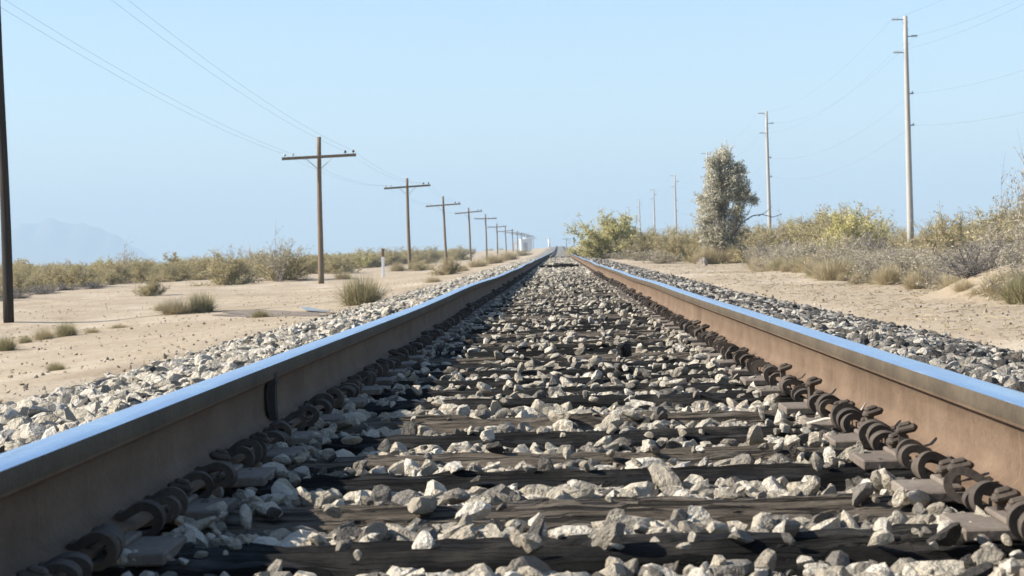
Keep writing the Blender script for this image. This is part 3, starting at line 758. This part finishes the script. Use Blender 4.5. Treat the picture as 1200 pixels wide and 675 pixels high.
def shrub(seed, h, w, n_st, n_tw, n_lf, lsize, mat_l, mat_s=M_twig, tilt=(.1, 1.0), up_c=.35, r0=.012, lf_from=.25, spread=.9, elong=2.0):
    """a shrub of curved stems, twigs and small leaves; unit metres. returns stem mesh, leaf mesh"""
    r = np.random.default_rng(seed); K = 6; t = np.linspace(0, 1, K)
    az = r.uniform(0, 6.28, n_st); ti = r.uniform(*tilt, n_st) ; d = np.stack([np.sin(ti) * np.cos(az), np.sin(ti) * np.sin(az), np.cos(ti)], -1)
    L = r.uniform(.62, 1.0, n_st) / np.sqrt(np.sin(ti) ** 2 / (w / 2) ** 2 + np.cos(ti) ** 2 / h ** 2)
    base = np.stack([r.normal(0, .06 * w, n_st), r.normal(0, .06 * w, n_st), np.full(n_st, -.04)], -1)
    P = base[:, None] + d[:, None] * (L[:, None] * t)[..., None]
    P[:, :, 2] += up_c * (t ** 2)[None] * (L * np.sin(ti))[:, None] * .3
    P += np.cumsum(r.normal(0, .018 * h, P.shape), 1) * (t[None, :, None])
    sV, sQ = tubes(P, r0 * (1.05 - .8 * t)[None] * r.uniform(.6, 1.3, n_st)[:, None], 3)
    # twigs
    si = r.integers(0, n_st, n_tw); s0 = r.uniform(lf_from, 1, n_tw); f = s0 * (K - 1); i0 = np.minimum(f.astype(int), K - 2); fr = (f - i0)[:, None]
    p0 = P[si, i0] * (1 - fr) + P[si, i0 + 1] * fr
    td = unit(unit(P[si, i0 + 1] - P[si, i0]) + spread * r.normal(size=(n_tw, 3)) + np.array([0, 0, .25])); tl = h * (.07 + .24 * r.random(n_tw) ** 1.8)
    t4 = np.linspace(0, 1, 4)
    Tw = p0[:, None] + td[:, None] * (tl[:, None] * t4)[..., None] + np.cumsum(r.normal(0, .012 * h, (n_tw, 4, 3)), 1) * t4[None, :, None]
    tV, tQ = tubes(Tw, r0 * .42 * (1.05 - .85 * t4)[None] * np.ones((n_tw, 1)), 3)
    st = mk_mesh('stems', np.concatenate([sV, tV]), np.concatenate([sQ, tQ + len(sV)]), [mat_s], True)
    add_tone(st, np.concatenate([np.repeat(r.random(n_st), K * 3), np.repeat(r.random(n_tw), 12)]))
    lf = None
    if n_lf:
        ti_ = r.integers(0, n_tw, n_lf); u = r.uniform(.1, 1.0, n_lf) * 3; j = np.minimum(u.astype(int), 2); fu = (u - j)[:, None]
        C = Tw[ti_, j] * (1 - fu) + Tw[ti_, j + 1] * fu + r.normal(0, .02 * h, (n_lf, 3))
        C[:, 2] = np.maximum(C[:, 2], .01)
        tone_tw = r.normal(.5, .2, n_tw)
        V, Q, tn = leaves(C, np.full(n_lf, lsize), r, elong, np.array([0, 0, .4]), tone_tw[ti_] + r.normal(0, .12, n_lf))
        lf = add_tone(mk_mesh('foliage', V, Q, [mat_l]), tn)
    return st, lf

def tussock(seed, h, w, n, mat, spread=1.0, bw=.008):
    """grass tuft of many bent blades"""
    r = np.random.default_rng(seed); K = 4; t = np.linspace(0, 1, K)
    az = r.uniform(0, 6.28, n); ti = np.abs(r.normal(0, .42 * spread, n)); L = h * r.uniform(.45, 1.1, n)
    rad = .5 * w * np.sqrt(r.random(n)) * .75; a2 = r.uniform(0, 6.28, n)
    base = np.stack([rad * np.cos(a2), rad * np.sin(a2), np.full(n, -.02)], -1)
    az = np.where(r.random(n) < .6, a2 + r.normal(0, .6, n), az)
    d = np.stack([np.sin(ti) * np.cos(az), np.sin(ti) * np.sin(az), np.cos(ti)], -1)
    P = base[:, None] + d[:, None] * (L[:, None] * t)[..., None]
    P[:, :, :2] += (d[:, None, :2] * (t ** 2)[None, :, None]) * (L * .35)[:, None, None]
    P[:, :, 2] -= (t ** 2)[None] * (L * ti * .25)[:, None]
    P += np.cumsum(r.normal(0, .02 * h, P.shape), 1) * t[None, :, None]
    side = unit(np.stack([-np.sin(az), np.cos(az), r.normal(0, .5, n)], -1)); wd = (bw * r.uniform(.5, 1.5, n))[:, None, None] * np.array([1, .85, .6, .08])[None, :, None]
    A, B = P - side[:, None] * wd, P + side[:, None] * wd
    V = np.stack([A, B], 2).reshape(-1, 3); k = np.arange(n * K * 2).reshape(n, K, 2)
    q = np.stack([k[:, :-1, 0], k[:, :-1, 1], k[:, 1:, 1], k[:, 1:, 0]], -1).reshape(-1, 4)
    tone = np.repeat(np.clip(r.normal(.5, .22, n), 0, 1), K * 2)
    return add_tone(mk_mesh('blades', V, q, [mat]), tone)

CRE = [shrub(200 + i, .88, 1.2, 46, 1000, 13000, .0125, M_creo, tilt=(.03, 1.45), r0=.007, lf_from=.25) for i in range(4)]
GRN = [shrub(220 + i, .92, 1.2, 60, 1300, 24000, .017, M_green, tilt=(.05, 1.45), r0=.009, lf_from=.3) for i in range(2)]
WIS = [shrub(240 + i, 1.0, .9, 14, 170, 620, .018, M_wisp, tilt=(.05, .6), r0=.009, lf_from=.35) for i in range(3)]
GRY = [shrub(260 + i, .95, 1.25, 46, 1300, 0, .02, M_grey, M_grey, tilt=(.2, 1.35), r0=.011, lf_from=.1, spread=1.4) for i in range(3)]
DRY = [shrub(270 + i, .92, 1.25, 46, 900, 2600, .012, M_dry, M_dry, tilt=(.05, 1.45), r0=.007, lf_from=.2, elong=5.0) for i in range(3)]
STR = [tussock(280 + i, 1.0, 1.5, 1700, M_straw, 1.7, .007) for i in range(4)]
SAG = [tussock(300 + i, 1.0, 1.5, 1500, M_sage, 1.3, .009) for i in range(3)]
TREE = on_ground(848, 309)
LIB = dict(creosote_bush=CRE, green_bush=GRN, wispy_shrub=WIS, dead_brush=GRY, dry_shrub=DRY, grass_tuft=STR, sage_tussock=SAG)
CAT = dict(creosote_bush='bush', green_bush='bush', wispy_shrub='shrub', dead_brush='dead brush', dry_shrub='dry shrub', grass_tuft='grass tuft', sage_tussock='tussock')
def plant(kind, x, y, h, w, label, group=None, sink=.0, v=None):
    lib = LIB[kind]; m = lib[(random.randrange(len(lib)) if v is None else v)]
    z = float(ground(x, y)) - sink
    if y > 20 and x > 4:                      # keep the foot of the tall tree and of the first power pole clear
        qx = float(project(np.array(x), np.array(y), np.array(z))[0]); hw_ = w * .5 * FPX / y
        if y < TREE.y - .5 and 822 - hw_ < qx < 876 + hw_ * .6 and not label.startswith('dry grass growing round'): return None
        if y < 113 and 1034 - hw_ * .5 < qx < 1094 + hw_ * .5:
            d_ = ray(qx, 288); cap = CAMZ + d_.z / d_.y * y - z
            if cap < .15: return None
            if h > cap: w *= max(cap / h, .45); h = cap
    if isinstance(m, tuple):
        root = empty(kind, (x, y, z), (0, 0, random.uniform(0, 6.28)), (w / 1.05, w / 1.05, h / .9))
        obj('stems', m[0], root)
        if m[1]: obj('foliage', m[1], root)
    else:
        root = obj(kind, m, None, (x, y, z), (0, 0, random.uniform(0, 6.28)), (w / 2.0, w / 2.0, h))
    tag(root, label, CAT[kind], group); return root
def plant_px(kind, cx, by_, wpx, hpx, label, group=None, v=None, sink=.02):
    p = on_ground(cx, by_); s = p.y / FPX
    return plant(kind, p.x, p.y, hpx * s, wpx * s, label, group, sink, v)

# the plain beside the telegraph poles
plant_px('sage_tussock', 424, 357, 64, 40, 'wide grey green tussock growing at the foot of the ballast slope')
plant_px('creosote_bush', 178, 347, 40, 31, 'small round brown bush alone on open sand')
plant_px('sage_tussock', 236, 366, 44, 28, 'grey green tussock behind the dry grass on open sand')
plant_px('grass_tuft', 206, 368, 46, 22, 'low tuft of dry straw coloured grass beside a tussock')
plant_px('grass_tuft', 190, 364, 26, 12, 'thin tuft of dry grass left of nothing else but sand' if False else 'thin low sprig of dry grass at the edge of the tussock pair')
plant_px('creosote_bush', 525, 322, 40, 24, 'low rounded bush at the ballast edge under the leaning telegraph pole')
plant_px('creosote_bush', 266, 334, 84, 46, 'broad olive brown bush on the sand before the brown telegraph pole')
plant_px('creosote_bush', 333, 328, 84, 42, 'broad brown bush beside the foot of the brown telegraph pole')
plant_px('wispy_shrub', 327, 330, 60, 58, 'pale wispy shrub sticking up out of the brown bush')
for px_, py_, w_, h_ in ((6, 411, 34, 22), (52, 398, 34, 18), (78, 394, 36, 20), (66, 434, 30, 14), (108, 390, 24, 9), (140, 384, 26, 7), (305, 372, 26, 12), (30, 402, 20, 12)):
    plant_px('sage_tussock' if px_ % 4 else 'grass_tuft', px_, py_, w_, h_, 'small low tuft of dry grass on the sand near the tarred black pole' if px_ < 150 else 'small dry grass tuft beside the puddle', 'small tufts by the tarred pole' if px_ < 150 else None)
for px_, py_, w_, h_ in ((402, 327, 26, 11), (466, 318, 22, 14), (492, 317, 40, 14), (508, 331, 24, 9), (560, 313, 30, 12), (596, 305, 30, 13), (578, 309, 34, 14), (612, 300, 26, 9), (543, 318, 20, 8)):
    plant_px(random.choice(('creosote_bush', 'grass_tuft')), px_, py_, w_, h_, 'low dry plant growing along the ballast edge under the telegraph line', 'low plants along the ballast edge')
r = np.random.default_rng(12); cnt = 0
lb = 'olive brown bush in the scattered brush on the plain beyond the telegraph line'
for cx, b, w_, h_ in ((20, 343, 70, 36), (-20, 352, 70, 40), (58, 336, 60, 30), (95, 336, 66, 32), (132, 333, 60, 30), (165, 330, 64, 30), (205, 330, 60, 28), (232, 328, 54, 30), (300, 324, 60, 32), (366, 321, 52, 26), (396, 321, 50, 24), (425, 314, 60, 26), (455, 311, 56, 24), (486, 309, 40, 22), (505, 308, 40, 22), (538, 305, 36, 18)):
    plant_px('creosote_bush', cx, b, w_, h_, lb, 'bushes on the plain beyond the telegraph line'); cnt += 1
for i in range(70):
    y = 88 + 130 * r.random(); x = -13 - 48 * r.random()
    if x < -.32 * y: continue
    h = r.uniform(.8, 1.45); plant('creosote_bush', x, y, h, h * r.uniform(1.4, 2.2), lb, 'bushes on the plain beyond the telegraph line')
for cx, b, w_, h_ in ((145, 328, 52, 40), (60, 334, 40, 30), (10, 340, 50, 34), (275, 330, 36, 50), (300, 326, 40, 44), (100, 332, 34, 26)):
    plant_px('wispy_shrub', cx, b, w_, h_, 'pale wispy shrub rising among bushes on the plain beyond the telegraph line', 'wispy shrubs on the plain')
for cx, b, w_, h_ in ((50, 345, 44, 14), (80, 340, 40, 10), (20, 350, 40, 16), (110, 338, 40, 9)):
    plant_px('dead_brush', cx, b, w_, h_, 'low grey dead brush on the sand behind the tarred black pole', 'low dead brush on the plain')

# the brush beside the power poles
plant_px('green_bush', 718, 303, 96, 54, 'large dense yellow green bush at the far end of the brush line')
plant_px('green_bush', 738, 302, 56, 34, 'smaller yellow green bush beside the largest green one')
for cx, b, w_, h_ in ((765, 303, 74, 38), (797, 306, 62, 44), (780, 301, 60, 40), (818, 308, 44, 46), (752, 300, 50, 36), (880, 304, 60, 40), (925, 306, 70, 46), (965, 310, 70, 50)):
    plant_px('creosote_bush', cx, b, w_, h_, 'olive brown bush of the brush row on either side of the tall tree', 'bushes on either side of the tall tree')
for cx, b, w_, h_ in ((728, 304, 40, 12), (752, 306, 46, 16), (776, 309, 50, 18), (803, 312, 46, 18), (700, 302, 30, 10)):
    plant_px('dry_shrub', cx, b, w_, h_, 'low dry shrub at the foot of the brush row near the tall tree', 'low dry shrubs near the tall tree')
plant_px('dead_brush', 906, 312, 66, 36, 'heap of dark grey dead brush beside the tall dusty tree', v=0)
plant_px('dead_brush', 884, 309, 40, 22, 'low grey dead twigs at the foot of the tall dusty tree', v=1)
plant_px('dead_brush', 1140, 322, 90, 44, 'wide tangle of grey dead brush behind the sandy mound', v=2)
gl = ('olive brown bush in the thick brush below the power poles', 'bushes below the power poles')
for i in range(190):
    y = 34 + 150 * r.random() ** 1.35; x0 = 6.9 + y * .018
    x = x0 + 16 * r.random() ** 1.3
    if x > .235 * y + 5: continue
    h = (r.uniform(1.0, 1.55) + .45 * r.random() ** 3) * (1.0 if y < 50 else 1.3)
    if abs(x - 8.6) < 1.6 and abs(y - 100) < 14: continue
    plant('green_bush' if r.random() < .05 else 'creosote_bush', x, y, h, h * r.uniform(1.15, 1.8), *gl)
for i in range(64):
    y = 30 + 120 * r.random(); x = 7.5 + 13 * r.random()
    if x > .235 * y + 4: continue
    h = r.uniform(1.5, 2.3); plant('wispy_shrub', x, y, h, h * r.uniform(.5, .8), 'pale wispy shrub standing up above the brush below the power poles', 'wispy shrubs below the power poles')
for i in range(34):
    y = 24 + 100 * r.random() ** 1.2; x = 5.5 + y * .019 + 2.4 * r.random()
    if abs(x - 7.6) < 1 and abs(y - 100) < 8: continue
    plant('dead_brush', x, y, r.uniform(.45, .85), r.uniform(1.0, 1.8), 'tangled grey dead brush along the front of the thick brush', 'dead brush along the dirt strip')
for i in range(190):
    y = 22.5 + 105 * r.random() ** 1.25; x = 4.55 + y * .021 + 1.9 * r.random() ** 1.2
    if (x - 5.75) ** 2 / 1.2 + (y - 25.6) ** 2 / 3 < .7: continue
    h = r.uniform(.16, .5); plant('sage_tussock' if r.random() < .3 else 'grass_tuft', x, y, h, h * r.uniform(1.2, 2.2), 'dry pale grass tuft along the front of the thick brush', 'grass tufts along the dirt strip')
for px_, py_, w_, h_ in ((1192, 350, 60, 26), (1170, 338, 40, 16), (1150, 344, 34, 12), (1184, 332, 40, 18), (1130, 340, 34, 16), (1205, 340, 50, 24)):
    plant_px('grass_tuft', px_, py_, w_, h_, 'dry grass tuft growing on the sandy mound', 'grass tufts on the sandy mound')

for i in range(150):
    y = 23 + 100 * r.random() ** 1.3; x = 5.1 + y * .02 + 2.6 * r.random()
    if ((x - 5.75) ** 2 / 1.4 + (y - 25.6) ** 2 / 3 < .8) or (abs(x - 7.8) < 1.2 and abs(y - 100) < 9): continue
    h = r.uniform(.45, .95); plant('dry_shrub', x, y, h, h * r.uniform(1.4, 2.1), 'pale dry shrub of fine twigs in front of the olive brush', 'dry shrubs in front of the olive brush')

# the tall dusty tree
def tall_tree():
    p = on_ground(848, 309); s = p.y / FPX; r = np.random.default_rng(66)
    root = empty('desert_tree', (p.x, p.y, p.z - .05)); tag(root, 'tall dusty grey tan tree leaning over the brush with bare side branch', 'tree')
    def q(px, py, dy=0): return np.array([(px - 848) * s * 1.14, dy, (309 - py) * s + .05])
    edge_l = lambda yy: np.interp(yy, [179, 186, 203, 226, 240, 262, 285, 307], [851, 840, 827, 818, 820, 822, 823, 826])
    edge_r = lambda yy: np.interp(yy, [179, 200, 223, 233, 238, 246, 262, 279, 307], [857, 871, 874, 881, 884, 868, 872, 877, 870])
    cl = []
    while len(cl) < 58:
        yy = 183 + 118 * r.random(); rr = r.uniform(5, 10.5); a_, b_ = edge_l(yy) + rr * .75, edge_r(yy) - rr * .75
        if b_ < a_: a_ = b_ = (a_ + b_) / 2
        xx = r.uniform(a_, b_)
        if any((xx - c_[0]) ** 2 + (yy - c_[1]) ** 2 < 36 for c_ in cl): continue
        cl.append((xx, yy, rr, rr * r.uniform(1.0, 1.5)))
    cl += [(880, 237, 5, 5), (853, 184, 5, 8), (838, 192, 5, 7), (868, 201, 5, 7)]
    limbs = MB(); V = []; Q = []; T = []; n0 = 0; tw = []
    for i, (cx, cy, rx, rz) in enumerate(cl):
        c = q(cx, cy, r.normal(0, 9) * s); R = np.array([rx, rx, rz]) * s
        # limb from the base to the clump
        b = q(848 + r.normal(0, 5), 309, r.normal(0, 3) * s); mid = b * .5 + c * .5 + r.normal(0, .10, 3); K = 7; t = np.linspace(0, 1, K)[:, None]
        pts = (1 - t) ** 2 * b + 2 * t * (1 - t) * mid + t ** 2 * c + r.normal(0, .025, (K, 3)) * t
        limbs.tube(pts, list(np.linspace(.06 if i % 4 == 0 else .022, .006, K)), 6)
        # inner sprays
        nt = 60; d = unit(r.normal(size=(nt, 3)) + np.array([0, 0, .7])); o = c + r.normal(size=(nt, 3)) * R * .48; ln = r.uniform(.25, .75, nt)[:, None] * R.mean() * 1.5
        tt = np.linspace(0, 1, 4); tw.append(o[:, None] + d[:, None] * (ln * tt)[..., None])
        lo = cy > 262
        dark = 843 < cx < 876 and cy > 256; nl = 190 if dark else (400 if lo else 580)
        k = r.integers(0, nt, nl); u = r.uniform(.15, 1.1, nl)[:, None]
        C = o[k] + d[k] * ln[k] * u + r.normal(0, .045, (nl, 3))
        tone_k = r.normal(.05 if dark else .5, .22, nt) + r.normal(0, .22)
        v, f, tn = leaves(C, np.full(nl, .042), r, 2.4, d[k] * 1.2, tone_k[k] + r.normal(0, .1, nl))
        V.append(v); Q.append(f + n0); T.append(tn); n0 += len(v)
    tk = obj('trunk', limbs.mesh('trunk', [M_bark], True), root)
    tw = np.concatenate(tw); tv, tq = tubes(tw, np.full((len(tw), 4), .006) * np.array([1.4, 1.1, .8, .4]), 3)
    obj('twigs', add_tone(mk_mesh('twigs', tv, tq, [M_dry], True), np.repeat(r.random(len(tw)), 12)), root)
    obj('crown', add_tone(mk_mesh('crown', np.concatenate(V), np.concatenate(Q), [M_tam]), np.concatenate(T)), root)
    mb = MB()
    for pl, r0 in (([(860, 275), (868, 262), (878, 254), (888, 254), (900, 256), (908, 253)], .04), ([(884, 254), (893, 249), (900, 243)], .018), ([(858, 282), (872, 290), (880, 300), (890, 306)], .03), ([(866, 268), (876, 272), (884, 280)], .018), ([(872, 290), (884, 288), (894, 295)], .015)):
        pts = [q(a + r.normal(0, .6), b + r.normal(0, .6), -.1 + r.normal(0, .06)) for a, b in pl]; mb.tube(pts, list(np.linspace(r0, r0 * .3, len(pts))), 6)
    obj('dead_branch', mb.mesh('dead_branch', [M_bark], True), root)
    for k_, (dx, w_, h_) in enumerate(((-20, 26, 26), (-8, 26, 22), (8, 24, 24), (-30, 22, 16))):
        plant('grass_tuft', p.x + dx * s, p.y - .7 - .1 * k_, h_ * s, w_ * s, 'dry grass growing round the foot of the tall dusty tree', 'grass round the tall tree')
    return p
tp = tall_tree()
p = on_ground(823, 311); n = NT('pale boulder'); a = n.noise(n.coord('Object'), 3, 5)
tag(obj('boulder', rock_mesh(405, n.out(n.ramp(a, [(.3, (.45, .38, .30)), (.7, (.62, .55, .45))]), .9, 0, n.bump(a, .6, .2))), None, p + Vector((0, 0, .12)), (0, 0, .4), (.33, .3, .34)), 'pale round boulder at the foot of the tall dusty tree', 'boulder')

# puddle and damp soil on the plain
def blob(name, px0, px1, pyc, hpx, mat, dz, seed, label):
    r = np.random.default_rng(seed); V = []
    for k in range(40):
        a = k / 40 * 6.283; rr = 1 + .18 * math.sin(3 * a + seed) + .1 * math.sin(7 * a + 1)
        p = on_ground((px0 + px1) / 2 + math.cos(a) * (px1 - px0) / 2 * rr, pyc + math.sin(a) * hpx / 2 * rr); V.append((p.x, p.y))
    V = np.array(V); c = V.mean(0); rings = [V]; 
    zt = None
    allv = np.concatenate([c + (V - c) * f for f in (1, .66, .33)] + [c[None]])
    zz = ground(allv[:, 0], allv[:, 1]) + dz if name != 'puddle' else np.full(len(allv), float(ground(V[:, 0], V[:, 1]).mean()) + dz)
    q = [];
    for j in range(2):
        for k in range(40): q.append((j * 40 + k, j * 40 + (k + 1) % 40, (j + 1) * 40 + (k + 1) % 40, (j + 1) * 40 + k))
    t = [(80 + k, 80 + (k + 1) % 40, 120) for k in range(40)]
    o = obj(name, mk_mesh(name, np.column_stack([allv, zz]), [np.array(q), np.array(t)], [mat], True)); tag(o, label, None, None, 'structure')
n = NT('water'); M_water = n.out((.16, .14, .11), .22, 0, None, .4)
n = NT('damp soil'); a = n.noise(n.coord('World'), 4, 5); M_damp = n.out(n.ramp(a, [(.35, (.17, .13, .09)), (.65, (.27, .21, .15))]), .7, 0, n.bump(a, .4, .03))
blob('damp_soil', 250, 400, 368, 7, M_damp, .006, 1, 'dark damp soil round a shallow puddle')
blob('puddle', 350, 390, 365, 1.8, M_water, .03, 2, 'shallow puddle of water on the sand')

# dry sticks and straw on the dirt strip, pebbles on the sand
r = np.random.default_rng(90); n_ = 5200
y = 8 + 75 * r.random(n_) ** 1.4; x = 3.0 + 4.2 * r.random(n_) + y * .01; L = .02 + .2 * r.random(n_) ** 2.5; a = r.uniform(0, 6.28, n_)
z = ground(x, y) + .012; d = np.stack([np.cos(a), np.sin(a), r.normal(0, .10, n_)], -1) * L[:, None]
P3 = np.stack([x, y, z], -1)[:, None] + d[:, None] * np.linspace(-.5, .5, 3)[None, :, None]; P3[:, 1] += r.normal(0, .012, (n_, 3))
v, q = tubes(P3, np.full((n_, 3), .0026) * r.uniform(.4, 1.6, n_)[:, None], 3)
tag(obj('dry_litter', add_tone(mk_mesh('dry_litter', v, q, [M_straw]), np.repeat(np.clip(r.normal(.3, .3, n_), 0, 1), 9))), 'dead straw and sticks strewn over the dirt strip', 'litter', None, 'stuff')
M_clod = stone_mat('sandy clod', [(0, (.30, .245, .175)), (.4, (.40, .33, .24)), (1, (.50, .425, .32))], 4)
R_s = [rock_mesh(170 + i, M_clod) for i in range(4)]
n_ = 6500; y = 8 + 80 * r.random(n_) ** 1.3; x = np.where(r.random(n_) < .62, -3.0 - (4 + y * .16) * r.random(n_), 2.9 + (2.2 + y * .05) * r.random(n_)); s = .005 + .022 * r.random(n_) ** 3
tag(instancer('sand_clods', np.stack([x, y, ground(x, y) + s * .1], -1), r.uniform(0, 6.28, (n_, 3)), s[:, None] * r.uniform(.7, 1.4, (n_, 3)), r.integers(0, 4, n_), R_s), 'small clods of dry earth strewn over the sand', 'clods', None, 'stuff')
n_ = 2600; y = 9 + 70 * r.random(n_) ** 1.3; x = np.where(r.random(n_) < .7, -3.1 - 7 * r.random(n_) ** 1.6, 3.0 + 4 * r.random(n_) ** 1.6)
s = .004 + .016 * r.random(n_) ** 3
tag(instancer('pebbles', np.stack([x, y, ground(x, y) + s * .3], -1), r.uniform(0, 6.28, (n_, 3)), s[:, None] * np.ones((1, 3)), r.integers(0, len(R_l), n_), R_l), 'small loose pebbles scattered over the sand', 'pebbles', None, 'stuff')

# far brush across the plain, one mass
def joined(pair, name):
    bm = bmesh.new(); me = bpy.data.meshes.new(name)
    vs = []; fs = []; mi = []; tn = []; off = 0
    for m_i, m in enumerate(pair):
        nv = len(m.vertices); co = np.zeros(nv * 3, np.float32); m.vertices.foreach_get('co', co); tt = np.zeros(nv, np.float32); m.attributes['tone'].data.foreach_get('value', tt)
        lo = np.zeros(len(m.loops), np.int32); m.loops.foreach_get('vertex_index', lo); vs.append(co.reshape(-1, 3)); fs.append(lo.reshape(-1, 4) + off); mi.append(np.full(len(lo) // 4, m_i)); tn.append(tt); off += nv
    bm.free(); me = mk_mesh(name, np.concatenate(vs), np.concatenate(fs), [pair[0].materials[0], pair[1].materials[0]], False, np.concatenate(mi)); return add_tone(me, np.concatenate(tn))
FAR = [joined(shrub(320 + i, 1.0, 1.3, 16, 220, 2600, .028, M_creo if i < 3 else M_green, r0=.012), 'far_bush') for i in range(4)]
r = np.random.default_rng(91)
pts = []
for n_, ya, yb, xa, xb, pwr in ((1500, 120, 420, -150, -17, 1), (2600, 300, 1600, -620, -22, 1.1), (1500, 130, 500, 15, 120, 1), (1600, 400, 1600, 20, 500, 1.1), (1100, 1600, 4200, -1800, 600, 1)):
    y = ya + (yb - ya) * r.random(n_) ** pwr; x = xa + (xb - xa) * r.random(n_); 
    ok = (x > -.34 * y - 25) & (x < .30 * y + 25); pts.append(np.stack([x[ok], y[ok]], -1))
pts = np.concatenate(pts); n_ = len(pts); h = r.uniform(.7, 1.7, n_) * np.where(pts[:, 1] > 1500, 1.4, 1)
wd = h * r.uniform(.9, 1.5, n_)
far_o = instancer('distant_brush', np.column_stack([pts, ground(pts[:, 0], pts[:, 1])]), np.stack([0 * h, 0 * h, r.uniform(0, 6.28, n_)], -1), np.stack([wd, wd, h], -1), r.integers(0, 4, n_), FAR)
tag(far_o, 'distant olive brush covering the desert plain to the horizon', 'brush')

# ------------------------------------------------------------------ haze: one closed box of pale air round everything
def haze():
    n = NT('haze air'); n.n.remove(n.b)
    pv = n.node('ShaderNodeVolumePrincipled', {'Color': (.385, .52, .655, 1), 'Density': 3.2e-4, 'Anisotropy': 0.0})
    n.l.new(pv.outputs[0], n.n['Material Output'].inputs['Volume'])
    o = obj('haze', MB().box((0, 4600, 145), (21000, 10700, 300), 0).mesh('haze', [n.m])); tag(o, 'pale blue desert haze', 'haze', None, 'stuff')
haze()
